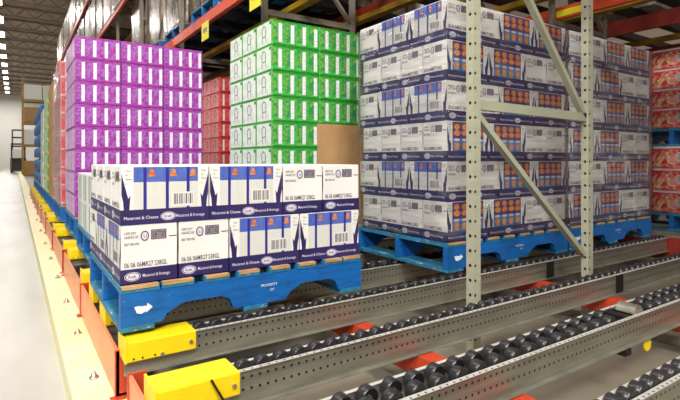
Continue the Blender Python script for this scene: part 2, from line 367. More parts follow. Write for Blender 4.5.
# ------------------------------------------------------------------ pallet
def make_pallet(L, D, H=.180, worn=True):
    """L along x, D along y, origin at the near aisle corner, bottom at 0"""
    r = thing('wooden_pallet', 'x', 'pallet')
    bt = .022; z0, z1 = bt, H-.028
    def notch(a, b): return [(b, z0), (b, z0), (b-.02, z0+.045), (b-.06, z0+.064), (a+.09, z0+.064), (a+.02, z0+.03), (a, z0)]
    n1, n2 = (L*.135, L*.40), (L*.62, L*.88)
    out = [(0, z0), (0, z1), (L, z1), (L, z0)]
    for a, b in (n2, n1):
        pts = notch(a, b)[1:]
        out += pts
    for k, y in enumerate((0, D/2-.02, D-.04)):
        s = MB(); s.prism(out, y, y+.04, 'pblue')
        if k == 0:
            F = Face(s, (0, 0, 0), (1, 0, 0), (0, -1, 0), .0008)
            zz = z0+.045
            F.poly([(.05, zz+.03), (.065, zz+.032), (.075, zz+.016), (.095, zz+.012), (.095, zz+.001), (.12, zz+.021), (.10, zz+.04), (.098, zz+.028), (.085, zz+.03), (.078, zz-.001), (.06, zz+.004)][::-1], 'paintwhite')
            F.text('PROPERTY', L*.51, z0+.075, .012, 'paintwhite', 1.5, 1.1, .01); F.text('OF', L*.55, z0+.052, .012, 'paintwhite', 1.5)
        obj('stringer', s, r)
    xs = [(0, .165), (.175, .10), (.34, .09), (.46, .10), (.585, .09), (.70, .095), (.82, .16), (.985, .16)]
    xs = [0.0, .135, .29, .42, .555, .68, .81, .905]; ws = [.128, .115, .095, .09, .09, .085, .088, .095]
    rnd = random.Random(3)
    for u, w in zip(xs, ws):
        b = MB(); dx = rnd.uniform(-.004, .004)
        b.rbox(u*L, (u+w)*L, .002+dx, D-.002+dx, z1+.0005, H, 'pblue2', .003)
        if worn: b.box(u*L+.004, (u+w)*L-.006, -.001+dx, .027+dx, H-.012, H+.0004, 'wood')
        obj('deck_board', b, r)
    for u, w in ((0, .11), (.44, .1), (.89, .11)):
        b = MB(); b.rbox(u*L, (u+w)*L, 0, D, 0, z0-.0005, 'pblue2', .003); obj('bottom_board', b, r)
    return r
pallet = make_pallet(1.165, .93)
pallet_deep = None
PH = .1805

# ------------------------------------------------------------------ stacks of macaroni cartons
NW = {'W': 0, 'N': 1}
def stack(X, Y, Z, layers, sname, group, faces='orange', cols_left=True, full=False, jitter=.002, sx=1, sy=1, sz=1):
    """layers: list of 'Q' (broad cartons at the aisle end) or 'P' (end-on cartons at the aisle end)"""
    rnd = random.Random(int(X*100)); g = .003
    n = len(layers)
    for i, t in enumerate(layers):
        z = Z + i*(CH+.0015)*sz; lw = layer_word(i, n)
        spots = []  # cx, cy, rot, where
        a = 'front'
        if t == 'Q':
            order = ['W', 'W', 'N', 'N']
        elif t == 'P':
            order = ['N', 'N', 'W', 'W']
        x = 0; 
        for j, k in enumerate(order):
            w = CW if k == 'W' else CD; d = CD if k == 'W' else CW
            rot = (0 if faces == 'blue' else PI) if k == 'W' else -PI/2
            spots.append((x+w/2, d/2, rot, '%s from the aisle' % ORD[j] if j else 'at its aisle corner', k))
            last = d
            x += w+g
        # column along the aisle side
        if cols_left:
            if t == 'Q':
                for q in range(1, 4): spots.append((CW/2, CD/2+q*(CD+g), (0 if faces == 'blue' else PI), '%s back along the aisle side' % ORD[q], 'W'))
                if full:
                    for q in range(1, 4): spots.append((CW*1.5+g, CD/2+q*(CD+g), 0, 'inner one, %s back' % ORD[q], 'W'))
                    for q in (0, 1): spots.append((2*CW+2*g+CD/2+q*(CD+g), CW*1.5+g, -PI/2, 'second back %s' % ('at the far end' if q else 'near the far end'), 'N'))
            else:
                spots.append((CD/2, CW*1.5+g, -PI/2, 'second back along the aisle side', 'N'))
                spots.append((CW/2, 2*CW+2*g+CD/2, 0 if faces == 'blue' else PI, 'third back along the aisle side', 'W'))
                if full:
                    spots.append((CD*1.5+g, CW*1.5+g, -PI/2, 'inner one, second back', 'N'))
        for cx, cy, rot, wh, k in spots:
            kind = ('windowed' if k == 'W' else 'printed-end')
            lab = '%s macaroni carton, %s layer, %s, %s' % (kind, lw, sname, wh)
            o = place(carton, used, (X+(cx+rnd.uniform(-jitter, jitter)*.4)*sx, Y+(cy+rnd.uniform(-jitter, jitter)*.3)*sy, z), rot, lab, group)
            o.scale = (sx, sy, sz) if k == 'W' else (sy, sx, sz)

def place_pallet(loc, label):
    return place(pallet, used, loc, 0, label, 'blue wooden pallets on the roller rails')

ZB = EYE-.68        # underside of the pallets
Y1, Y2, Y3, Y4 = 2.05, 3.42, 4.77, 6.12
place_pallet((.342, Y1, ZB), 'worn blue pallet under the low two-layer macaroni stack at the aisle')
stack(.347, Y1+.028, ZB+PH+.0015, ['P', 'Q'], 'low front stack', 'macaroni cartons on the low front pallet', 'blue', True, True)
pp = place_pallet((2.15, Y1, ZB), 'scuffed blue pallet under the tall macaroni stack nearer the aisle')
stack(2.155, Y1+.012, ZB+PH+.0015, list('QPQPQP'), 'nearer tall stack', 'macaroni cartons on the nearer tall pallet', 'orange', sx=1.07, sy=.94, sz=1.035); pp.scale.x = 1.08
XB = 3.45
pp = place_pallet((XB, Y1, ZB), 'blue pallet under the deeper tall macaroni stack behind the second post')
stack(XB+.005, Y1+.012, ZB+PH+.0015, list('QPQPQP'), 'deeper tall stack', 'macaroni cartons on the deeper tall pallet', 'orange', False, sx=1.08, sy=.94, sz=1.035); pp.scale.x = 1.09

# ------------------------------------------------------------------ stretch film round the tall stacks
def film(X0, X1, Y0, Y1_, Z0, Z1, label, m='film', sides=('y', 'x', 'x2')):
    b = MB(); nz = 26; rnd = random.Random(int(X0*77))
    path = []
    step = .09
    k = 0
    def seg(p, q):
        L = math.dist(p, q); n = max(2, int(L/step))
        return [(p[0]+(q[0]-p[0])*i/n, p[1]+(q[1]-p[1])*i/n) for i in range(n)]
    path = seg((X0, Y1_), (X0, Y0)) + seg((X0, Y0), (X1, Y0)) + seg((X1, Y0), (X1, Y1_)) + seg((X1, Y1_), (X0, Y1_))
    cx, cy = (X0+X1)/2, (Y0+Y1_)/2
    n = len(path); vs = []
    for j in range(nz+1):
        z = Z0+(Z1-Z0)*j/nz
        for (x, y) in path:
            o = .004+rnd.random()*.007
            vs.append((x+(o if x > cx+.01 and x >= X1-.001 else -o if x <= X0+.001 else 0), y+(-o if y <= Y0+.001 else o if y >= Y1_-.001 else 0), z+rnd.uniform(-.008, .008)))
    fs = [(j*n+i, j*n+(i+1) % n, (j+1)*n+(i+1) % n, (j+1)*n+i) for j in range(nz) for i in range(n)]
    b.add(vs, fs, m, True)
    return tag(obj('stretch_wrap', b), label, 'plastic wrap', 'clear film wrapped round goods')
TOPZ = ZB+PH+6*(CH+.0015)*1.035
film(2.15, 2.155+1.25, Y1+.004, Y1+.90, ZB+PH+.012, TOPZ-.01, 'clear stretch film around the tall macaroni stack nearer the aisle')
film(XB, XB+.005+1.265, Y1+.004, Y1+.90, ZB+PH+.012, TOPZ-.01, 'cloudy stretch film around the deeper tall macaroni stack', 'film_hazy')

# ------------------------------------------------------------------ coloured multipack stacks
def grid_stack(proto, X, Y, Z, nx, ny, nz, w, d, h, sname, group, rots=(0,), gap=.003, jit=.003, front=True, side=True, adj='printed'):
    rnd = random.Random(int(X*31+Y*17))
    for k in range(nz):
        oz = rnd.uniform(-jit, jit)
        for j in range(ny):
            for i in range(nx):
                if not ((front and j == 0) or (side and i == 0)): continue
                if j == 0: wh = 'at its aisle corner' if i == 0 else '%s from the aisle' % ORD[i]
                else: wh = '%s back on aisle side' % ORD[j]
                place(proto, used, (X+w/2+i*(w+gap)+oz+rnd.uniform(-.001, .001), Y+d/2+.004+j*(d+gap)+rnd.uniform(-.002, .002), Z+k*(h+.001)), 0,
                      '%s carton, %s layer of %s, %s' % (adj, layer_word(k, nz), sname, wh), group)

HP = .197
purple = make_pack('drink_carton', .372, .29, HP, 'purple', 'purple_mottle', 'purple_dark', 'lilac', None)
place_pallet((.425, Y3, ZB), 'blue pallet under the tall purple carton stack')
grid_stack(purple, .43, Y3, ZB+PH+.0015, 3, 3, 8, .372, .29, HP, 'purple stack', 'purple drink cartons', adj='purple')
HG = .199
green = make_pack('drink_carton', .43, .29, HG, 'green', 'green_mottle', 'green_dark', 'palegreen', 'green_dark')
place_pallet((1.65, Y2, ZB), 'blue pallet under the tall green carton stack')
grid_stack(green, 1.655, Y2, ZB+PH+.0015, 2, 3, 8, .43, .29, HG, 'green stack', 'green drink cartons', adj='green')
red = make_pack('drink_carton', .37, .31, HP, 'red', 'red_mottle', 'red_dark', 'pink', 'red_dark', 4)
place_pallet((2.2, Y4, ZB), 'blue pallet under the red carton stack behind the purple one')
grid_stack(red, 2.205, Y4, ZB+PH+.0015, 2, 3, 8, .37, .31, HP, 'deep stack', 'red drink cartons behind the purple stack', adj='red')
# low white and green stack just behind the low front stack
place_pallet((.405, Y2, ZB), 'blue pallet under the short white and green carton stack')
lowpack = make_pack('drink_carton', .37, .29, .2, 'strip', 'palegreen', 'green', 'strip', 'green', 4, bars=True)
grid_stack(lowpack, .41, Y2, ZB+PH+.0015, 1, 3, 2, .37, .29, .2, 'short stack', 'white and green cartons', adj='green-striped white')

# lanes further down the aisle
place_pallet((.41, Y4, ZB), 'blue pallet under the pink and red carton stack beyond the purple one')
pink = make_pack('drink_carton', .37, .31, HP, 'pink', 'red', 'red_mottle', 'pink', 'red', 4)
grid_stack(pink, .415, Y4, ZB+PH+.0015, 1, 3, 8, .37, .31, HP, 'wrapped aisle stack', 'pink and red cartons', adj='pink and red')
film(.41, .79, Y4-.004, Y4+.955, ZB+PH+.012, ZB+PH+8*HP, 'cloudy film around the pink and red aisle stack', 'film_hazy')
Y5 = 7.47; Y6 = 8.82; Y7 = 10.17; Y8 = 11.5; Y9 = 12.85; Y10 = 14.2
place_pallet((.41, Y5, ZB), 'blue pallet behind the tall brown board')
b = MB(); b.rbox(-.012, 0, 0, .95, 0, 1.56, 'brown', .003); b.rbox(0, .8, -.012, 0, 0, 1.56, 'brown', .003)
tag(obj('cardboard_corner_sheet', b, None, (.43, Y5+.02, ZB+PH+.0015)), 'tall brown cardboard sheet wrapping a stack along the aisle', 'cardboard')
gy = make_pack('drink_carton', .37, .31, .2, 'lime', 'green_mottle', 'yellow', 'palegreen', 'yellow', 4)
place_pallet((.41, Y6, ZB), 'blue pallet under the yellow and green aisle stack')
grid_stack(gy, .415, Y6, ZB+PH+.0015, 1, 3, 8, .37, .31, .2, 'yellow-green aisle stack', 'yellow and green cartons', adj='yellow-green')
gw = make_pack('drink_carton', .37, .31, .2, 'palegreen', 'green', 'green_dark', 'palegreen', 'green', 4)
place_pallet((.41, Y7, ZB), 'blue pallet under the pale green aisle stack')
grid_stack(gw, .415, Y7, ZB+PH+.0015, 1, 3, 7, .37, .31, .2, 'pale green aisle stack', 'pale green cartons', adj='pale green')
jm = MB(); jm.lathe((0, 0, 0), [(.001, 0), (.13, .005), (.145, .03), (.145, .19), (.13, .22), (.06, .245), (.04, .25), (.04, .275), (.001, .277)], 'jug')
jug = tag(obj('water_jug', jm), 'x', 'jug'); used_j = {}
for yi, (yy, nm) in enumerate(((Y8, 'nearer'), (Y9, 'middle'), (Y10, 'farther'))):
    place_pallet((.41, yy, ZB), 'blue pallet under the %s stack of blue jugs' % nm)
    for k in range(6):
        for j in range(3):
            place(jug, used, (.41+.15, yy+.15+j*.3, ZB+PH+.0015+k*.2785), 0, 'blue water jug in the %s layer of the %s jug stack, %s from its front' % (layer_word(k, 6), nm, ORD[j]), 'blue water jugs')

# ------------------------------------------------------------------ red noodle cartons at the far end of the lane
def make_noodle():
    c = MB(); w, d, h = .30, .315, .205
    c.rbox(-w/2, w/2, -d/2, d/2, 0, h, 'noodle_red', .006)
    for o, u, nn, L in (((-w/2, d/2, 0), (0, -1, 0), (-1, 0, 0), d), ((-w/2, -d/2, 0), (1, 0, 0), (0, -1, 0), w)):
        F = Face(c, o, u, nn)
        F.rect(.01, L-.01, h*.90, h*.98, 'strip', 1)
        F.poly([(L*.05, .02), (L*.22, .02), (L*.36, h*.5), (L*.6, h*.8), (L*.52, h*.84), (L*.24, h*.62), (L*.1, h*.3)][::-1], 'noodle_gold')
        F.disc(L*.62, h*.42, L*.2, h*.26, 'noodle_gold', 2)
        F.disc(L*.62, h*.42, L*.13, h*.15, 'pink', 3)
        F.rect(L*.74, L*.94, h*.3, h*.72, 'strip', 4)
        for q in range(5): F.rect(L*(.76+q*.034), L*(.775+q*.034), h*.34, h*.68, 'ink', 5)
    return tag(obj('noodle_carton', c), 'x', 'carton')
noodle = make_noodle()
NX, NY = 5.45, 1.72
place_pallet((NX, NY, ZB-.03), 'blue pallet at the foot of the red noodle stack')
place_pallet((NX, NY, EYE+.14), 'blue pallet sandwiched between the two tiers of red noodle cartons')
for tier, (z, nk) in enumerate(((ZB-.03+PH+.0015, 3), (EYE+.14+PH+.0015, 4))):
    hh = (EYE+.14-z)/nk-.001 if tier == 0 else .198
    for k in range(nk):
        for j in range(3):
            o = place(noodle, used, (NX+.155, NY+.165+j*.32, z+k*(hh+.001)), 0, 'red noodle carton, %s layer of the %s tier, %s from the near end' % (layer_word(k, nk), 'lower' if tier == 0 else 'upper', ORD[j]), 'red noodle cartons')
            o.scale = (1, 1, hh/.205)
film(NX, NX+.31, NY, NY+.97, ZB+PH-.025, EYE+.138, 'clear film around the lower tier of red noodle cartons', 'film')
film(NX, NX+.31, NY, NY+.97, EYE+.145+PH, EYE+1.12, 'clear film around the upper tier of red noodle cartons', 'film')

# ------------------------------------------------------------------ loose cardboard sheet leaning on the green stack
b = MB(); b.rbox(0, .47, 0, .008, 0, 1.0, 'brown', .002)
o = tag(obj('cardboard_sheet', b, None, (2.06, Y2-.045, ZB-.02)), 'plain brown cardboard sheet standing against the green stack', 'cardboard'); o.rotation_euler = (-.035, 0, 0)

# ------------------------------------------------------------------ roller rails
LIP = EYE-.705; RX0, RX1 = .346, 4.9
def channel_mb(x0, x1, w, base=-.118, double=False):
    """top lip at z=0, near web at y=0, far web at y=w"""
    c = MB()
    z0 = base
    c.box(0, x1-x0, -.001, .002, z0, 0, 'steel')                   # near web
    c.box(0, x1-x0, -.022, -.001, z0, z0+.003, 'galv')             # bottom flange
    c.box(0, x1-x0, -.012, .006, 0, .002, 'lip')                   # top lip
    c.box(0, x1-x0, w-.003, w, -.05, .004, 'steel')                # far web
    c.box(0, x1-x0, w-.008, w+.006, .004, .006, 'lip')
    c.box(0, x1-x0, .002, w-.003, -.052, -.049, 'galv')            # bed
    for v in range(len(c.v)): c.v[v] = (c.v[v][0], c.v[v][1], c.v[v][2]-z0)
    return c
wm = MB(); R = .031
wm.lathe((0, 0, 0), [(R-.003, -.019), (R, -.016), (R, .016), (R-.003, .019)], 'wheel', 22, 'y')
for sg in (-1, 1):
    wm.cyl((0, sg*.0185, 0), (0, sg, 0), R-.003, .001, 'wheel_side', 22, False); wm.cyl((0, sg*.023, 0), (0, sg, 0), .006, .009, 'axle', 8, False)
wheel_me = wm.mesh('wheel')
am = MB(); am.cyl((0, 0, 0), (0, 1, 0), .0045, .05, 'axle', 8); axle_me = am.mesh('axle')
cap_bolt = MB(); cap_bolt.cyl((0, 0, 0), (0, 1, 0), .0075, .01, 'bolt', 10); cap_bolt = cap_bolt.mesh('bolt')
cap_hole = MB(); cap_hole.cyl((0, 0, 0), (0, 1, 0), .004, .002, 'black', 8); cap_hole = cap_hole.mesh('bolt_hole')
def roller_rail(Y, label, pitch, x0=RX0, x1=RX1, double=False, cap=True, wheels=True, brake=False, strap=False, simple=False, splice=False):
    w = .122 if double else .056
    r = thing('roller_rail', label, 'roller rail', (x0, Y, LIP-.118), 'galvanised roller rails of the flow rack')
    obj('channel', channel_mb(x0, x1, w), r)
    z = .118-.0065
    xs = []
    x = .30
    while x < x1-x0-.04:
        xs.append(x); x += pitch
    if wheels:
        cnt = 0
        tot = []
        for i, x in enumerate(xs):
            X = x+x0
            if brake and 2.24 < X < 2.52: continue
            tot.append((x, .029 if double else .028))
            if double: tot.append((x+pitch/2, .090))
        tot.sort()
        for x, y in tot[:100]: obj('wheel', wheel_me, r, (x, y, z))
        if len(tot) > 100:
            rest = MB()
            for x, y in tot[100:]: rest.lathe((x, y, z), [(.006, -.017), (R-.006, -.0145), (R, -.0145), (R, .0145), (R-.006, .0145), (.006, .017)], 'wheel', 14, 'y')
            o = obj('far_wheels', rest, r); o['kind'] = 'stuff'
    else:
        if simple:
            rest = MB()
            for x in xs[:24]: rest.lathe((x, .028, z), [(.006, -.017), (R, -.0145), (R, .0145), (.006, .017)], 'wheel', 10, 'y')
            o = obj('wheel_row', rest, r); o['kind'] = 'stuff'
    if cap:
        c = MB(); yo = .112 if not double else .13
        cl = .15 if not wheels else .27
        c.rbox(.0, cl, -.026, yo, .052, .1265, 'yellow', .004)
        c.box(-.0012, .006, -.028, yo+.004, .05, .134, 'yellow')
        e = obj('end_stop', c, r)
        for x, zz in ((.135, .062), (.247, .088))[:2 if wheels else 1]: obj('bolt', cap_bolt, e, (x, -.030, zz))
        for x in (.03, .062, .108): obj('bolt_hole', cap_hole, e, (x, -.0265, .063))
    if splice:
        k = MB(); k.box(2.72, 2.80, -.007, -.0015, .006, .112, 'black'); obj('splice_plate', k, r)
    if strap:
        s = MB(); s.bar((.17, -.03, .127), (.235, -.06, .0), .006, .006, 'black'); obj('strap', s, r)
    if brake:
        k = MB(); 
        k.cyl((2.04, .052, z+.0), (0, 1, 0), .043, .085, 'galv', 20); obj('brake_roller', k, r)
        k = MB(); k.box(1.90, 1.95, .006, .10, z-.02, z+.015, 'black'); k.box(1.965, 1.985, .0, .106, z+.004, z+.018, 'axle'); obj('brake_bracket', k, r)
        k = MB(); k.cyl((2.10, .0, -.034), (0, 1, 0), .032, .006, 'yellow', 20); obj('brake_disc', k, r)
        k = MB(); k.box(1.86, 1.91, -.02, .02, -.034, -.006, 'black'); obj('foot_block', k, r)
    return r
roller_rail(2.0, 'roller rail running under the front edge of the macaroni pallets', .0725, splice=True)
roller_rail(1.533, 'single-wheel roller rail at the foot of the tall posts', .0725, strap=True, splice=True)
roller_rail(1.08, 'double-wheel roller rail with the grey brake roller', .0945, double=True, brake=True, cap=True)
roller_rail(.70, 'single-wheel roller rail nearest the camera', .0725)
roller_rail(2.50, 'double-wheel roller rail under the middle of the macaroni pallets', .0945, double=True)
roller_rail(2.93, 'roller rail under the back edge of the macaroni pallets', .0725)
rn = ['short white and purple', 'purple', 'pink and red', 'brown board', 'yellow-green', 'pale green', 'nearer jug', 'middle jug', 'farther jug']
nm2 = ['the short white stack', 'the purple stack', 'the pink and red stack', 'the brown board stack', 'the yellow-green stack', 'the pale green stack', 'the nearer jug stack', 'the middle jug stack', 'the farther jug stack']
for k, yy in enumerate((Y2, Y3, Y4, Y5, Y6, Y7, Y8, Y9, Y10)):
    for q, (dy, wd) in enumerate(((-.04, 'front'), (.88, 'back'))):
        roller_rail(yy+dy, 'yellow-capped roller rail under the %s edge of %s' % (wd, nm2[k]), .0725, wheels=False, simple=(k < 3))

# front beams (short orange channels) with feet on the kerb, one per lane
def front_beam(y0, y1, label):
    L = y1-y0
    r = thing('front_beam', label, 'rack beam', (.332, y0, 0), 'orange front beams along the aisle')
    zt, zb = EYE-.758, EYE-.935
    c = MB(); c.box(0, .012, 0, L, zb, zt, 'beam_face_lit'); c.box(.012, .05, 0, L, zb, zb+.008, 'orange')
    obj('beam', c, r)
    for y in (0, L-.012):
        f = MB(); f.box(-.004, .06, y, y+.012, zb-.001, zt+.004, 'orange'); f.box(-.02, .075, y-.01, y+.022, .1015, .1085, 'orange'); f.box(0, .05, y, y+.012, .108, zb, 'orange')
        obj('foot', f, r)
    return r
ys = [.60, 2.085, 3.335, 4.68, 6.03, 7.38, 8.73, 10.08, 11.41, 12.76, 14.11]
fb = ['the empty near lane', 'the low macaroni stack', 'the short white stack', 'the purple stack', 'the pink and red stack', 'the brown board stack', 'the yellow-green stack', 'the pale green stack', 'the nearer jug stack', 'the middle jug stack', 'the farther jug stack']
for i, y in enumerate(ys):
    front_beam(y, y+1.24, 'orange front beam with feet at the aisle end of %s' % fb[i])
# transverse crossbeams under the rails
def crossbeam(x, y0, y1, label, m='orange', z=EYE-.826, h=.09, w=.085):
    c = MB(); c.box(x, x+w, y0, y1, z-h, z, m)
    for s in (0, 1): c.box(x-.0 if s else x, x+w, y0, y1, z-h, z-h+.001, m)
    r = thing('cross_beam', label, 'rack beam', (0, 0, 0), 'beams crossing under the rails')
    obj('beam', c, r)
    for y in (.35,):
        f = MB()
        f.box(x+.01, x+w-.01, y, y+.05, .0005, z-h-.0005, m); obj('leg', f, r)
    return r
crossbeam(1.41, .3, 10.0, 'orange beam crossing under the rails before the first post')
crossbeam(2.93, .3, 3.1, 'orange beam crossing under the rails at the second post')
# deep dark red beam with its pale top at the far end of the lane
c = MB(); c.box(0, .09, 0, 3.6, 0, .20, 'darkred'); c.box(-.0, .30, 0, 3.6, .2005, .215, 'galv')
r = thing('end_beam', 'deep dark red beam with a pale top behind the noodle stack foot', 'rack beam', (4.92, -.6, EYE-.90))
obj('beam', c, r)
for y in (.2, 2.1, 3.4):
    f = MB(); f.box(.01, .08, y, y+.08, -(EYE-.90)+.0005, -.0005, 'darkred'); obj('leg', f, r)

# ------------------------------------------------------------------ upright frames
def frame(X, Y, H, label, m='post', mb='brace', full=True, x2=1.09, wy=.048):
    r = thing('upright_frame', label, 'rack frame', (X, Y, 0), 'rack upright frames')
    for x in (0, x2):
        p = MB(); w = .056
        p.box(0, w, 0, .003, .002, H, m); p.box(0, .003, .003, wy, .002, H, 'postx' if m == 'post' else mb); p.box(w-.003, w, .003, wy, .002, H, mb)
        o = obj('post', p, r, (x, 0, 0))
        p = MB(); p.box(-.03, w+.03, -.03, wy+.03, 0.0005, .008, mb); p.cyl((.02, -.015, .012), (0, 0, 1), .01, .014, 'bolt', 8); obj('foot_plate', p, o)
    z = EYE+.26; 
    k = MB(); k.bar((.056, .027, z+.033), (x2, .027, z+.015), .03, .052, mb); obj('horizontal_brace', k, r)
    k = MB(); k.bar((.056, .03, z-.02), (x2-.01, .03, .44), .03, .036, mb, (0, 1, 0)); obj('diagonal_brace', k, r)
    k = MB(); k.bar((x2, .03, z+.02), (.1, .03, z+1.12), .03, .036, mb, (0, 1, 0)); obj('diagonal_brace', k, r)
    zz = z+1.25
    while zz < H-1.3 and full:
        k = MB(); k.box(.056, x2, .012, .042, zz-.03, zz+.03, mb); obj('horizontal_brace', k, r)
        k = MB(); k.bar((x2, .03, zz+.05), (.10, .03, zz+1.2), .03, .05, mb, (0, 1, 0)); obj('diagonal_brace', k, r)
        zz += 1.25
    return r
FX = 1.97
HF = 7.4
frame(FX, 1.70, HF, 'perforated pale green upright frame standing before the tall macaroni stack')
FY = [1.70, 4.50, 7.24, 9.96, 12.6, 15.3, 18.0, 20.8, 23.6, 26.4, 29.2, 32.0]
def fname(i): return 'brown-grey rack frame, %s one down the aisle after the pale green frame' % ORD[i-1]
for i, y in enumerate(FY[1:], 1):
    frame(2.08 if i == 1 else FX+.05, y, HF, fname(i), 'farpost', 'farpost')
for i, y in enumerate(FY[:4]):
    frame(4.86, y + (1.4 if i == 0 else 0), HF, 'rack frame at the back of the row, %s one away from the camera' % ORD[i], 'farpost', 'farpost')

# ------------------------------------------------------------------ upper levels
M['level_orange'] = mat('load_beam_paint', rgb(226, 86, 52), .4, col2=rgb(204, 72, 44), scale=5)
def upper_beam(x, y0, y1, h, label, m='level_orange', hh=.12):
    c = MB(); z = EYE+h
    c.box(x-.04, x+.012, y0, y1, z, z+hh, m); 
    r = tag(obj('load_beam', c), label, 'rack beam', 'load beams of the upper levels')
    return r
L2, L3, L4 = 1.66, 3.36, 5.1
yl = [-5.8] + FY
bn = ['over the camera end', 'over the macaroni lane', 'over the green stack', 'over the purple lanes', 'beyond the purple stack', 'in the sixth bay', 'in the seventh bay', 'in the eighth bay', 'in the ninth bay', 'in the tenth bay', 'in the eleventh bay', 'in the twelfth bay']
for i in range(len(yl)-1):
    y0, y1 = yl[i]+.06, yl[i+1]-.01
    for h, ln in ((L2, 'second'), (L3, 'third'), (L4, 'fourth')):
        if i < 2 and h > L2: continue
        upper_beam(FX-.005, y0, y1, h, 'orange front load beam of the %s level %s' % (ln, bn[i]))
        if i < 12: upper_beam(2.96 if h > L2 or i > 4 else 3.4, y0, y1, h+.0, 'inner orange load beam of the %s level %s' % (ln, bn[i]), 'orange' if h > L2 else 'darkred')
upper_beam(5.05, -1.2, 6, 1.56, 'bright orange load beam above the far end of the macaroni lane', 'level_orange', .13)
c = MB(); c.cyl((0, 0, 0), (0, 1, 0), .05, 3.4, 'sky_print', 12); tag(obj('blue_pipe', c, None, (5.3, 2.3, EYE+1.711)), 'bright blue pipe lying above the orange beam', 'pipe')
c = MB(); c.box(-.004, 0, 0, .28, -.035, .035, 'tag'); tag(obj('beam_label', c, None, (5.005, 2.86, EYE+1.615)), 'yellow label on the bright orange beam above the macaroni stacks', 'label')
upper_beam(6.05, -1.2, 9, 1.50, 'long dark red load beam over the deep end of the rack', 'darkred', .17)
upper_beam(7.7, -1.2, 9, 1.45, 'dark red load beam above the red noodle stack', 'darkred', .17)
# yellow crossbars and dark upper rails
ci = 0
words = ['first', 'second', 'third', 'fourth', 'fifth', 'sixth', 'seventh', 'eighth']
for i, x in enumerate((2.45, 3.3, 3.75, 4.35, 5.25, 6.2, 7.2)):
    c = MB(); c.box(x, x+.10, -5.6, 10.5, EYE+1.60, EYE+1.66, 'dullyellow')
    tag(obj('support_bar', c), 'yellow support bar under the second level, %s in from the aisle' % words[i], 'support bar', 'yellow support bars under the second level')
ry = [-.3, .2, .7, 1.2, 1.95, 2.45, 2.95, 3.55, 4.0, 4.8, 5.3, 5.8, 6.3, 6.9, 7.6, 8.2, 8.9, 9.6]
for i, y in enumerate(ry):
    c = MB(); c.box(2.0, 9.0, y, y+.11, EYE+1.79, EYE+1.88, 'black')
    tag(obj('upper_rail', c), 'dark roller rail of the second level, %s from the camera end' % ORD[i], 'roller rail', 'dark rails of the second level')
for i in range(10):  # unseen rails carried on past the camera to shade the tall stacks
    c = MB(); c.box(2.0, 9.0, -5.6+i*.5, -5.35+i*.5, EYE+1.79, EYE+1.88, 'black')
    tag(obj('upper_rail', c), 'unseen dark roller rail of the second level, carried on for shade beyond the camera end, %s out' % ORD[i], 'roller rail', 'dark rails of the second level')
for i, y in enumerate((-.6, .25, 1.0, 1.8, 2.45, 3.2, 3.85, 4.6, 5.3, 5.98, 6.62, 7.35)):  # added panels, block the view of the bright ceiling so the gap stays dark
    c = MB(); c.box(1.93, 8.5, y, y+.58, EYE+3.483, EYE+3.56, 'black')
    tag(obj('blocking_panel', c), 'added dark panel hiding the bright ceiling at the third level, %s from the camera end' % ORD[i], 'blocking panel', 'added dark panels at the third level')
# hanging yellow tags on the front beam
for i, (y, w) in enumerate(((4.24, 'near'), (5.72, 'far'))):
    c = MB(); c.box(-.003, 0, 0, .26, -.12, .1, 'tag'); c.box(-.0036, -.003, .05, .2, -.03, .03, 'ink_grey')
    tag(obj('beam_tag', c, None, (FX-.046, y-.03, EYE+1.58)), 'yellow location tag on the orange front beam, %s' % ('above the green stack' if i == 0 else 'above the purple stack'), 'tag', 'yellow tags on the front beam')

# loads on the upper levels
lm = MB(); rnd = random.Random(5)
def load_mesh(m, w=1.05, d=1.1, h=1.3):
    b = MB(); n = 10; nz = 8; path = []
    for i in range(n): path.append((w*i/n, 0))
    for i in range(n): path.append((w, d*i/n))
    for i in range(n): path.append((w-w*i/n, d))
    for i in range(n): path.append((0, d-d*i/n))
    vs = []
    for j in range(nz+1):
        for x, y in path:
            o = rnd.uniform(0, .022); s = 1-.03*(j == nz)
            vs.append((w/2+(x-w/2)*s*(1-o), d/2+(y-d/2)*s*(1-o), h*j/nz))
    P = len(path)
    b.add(vs, [(j*P+i, j*P+(i+1) % P, (j+1)*P+(i+1) % P, (j+1)*P+i) for j in range(nz) for i in range(P)], m, True)
    b.add(vs, [tuple(nz*P+i for i in range(P)), tuple(range(P))[::-1]], m)
    return b
wl = tag(obj('wrapped_load', load_mesh('wrapload')), 'x', 'wrapped goods')
wl2 = tag(obj('wrapped_load', load_mesh('wraploadw')), 'x', 'wrapped goods')
def ploc(x, y, z, label):
    return place(pallet, used, (x, y, z), 0, label, 'pallets on the upper levels')
bays = [(FY[i]+.10+j*1.3) for i in range(1, 11) for j in (0, 1)]
for i, y in enumerate(bays[:5]):
    ploc(2.06, y, EYE+1.8815, 'blue pallet on the second level, %s loaded one down the aisle' % ORD[i])
    place(wl, used, (2.08, y, EYE+1.8815+PH+.001), 0, 'shrink-wrapped brown load on the second level, %s one down the aisle' % ORD[i], 'wrapped loads on the upper levels')
for i, y in enumerate(bays[8:16]):
    place(wl, used, (1.90, y, EYE+1.781), 0, 'brown shrink-wrapped load low in the distant bays, %s beyond the gap' % ORD[i], 'wrapped loads on the upper levels')
for i, y in enumerate(bays[3:17]):
    place(wl if i % 3 else wl2, used, (1.90, y, EYE+L3+.121+(.08 if y < 10 else 0)), 0, 'shrink-wrapped load on the third level, %s one down the aisle' % ORD[i], 'wrapped loads on the third level')
for i, y in enumerate(bays[5:19]):
    place(wl if i % 4 else wl2, used, (1.90, y, EYE+L4+.121), 0, 'shrink-wrapped load on the fourth level, %s one down the aisle' % ORD[i], 'wrapped loads on the fourth level')
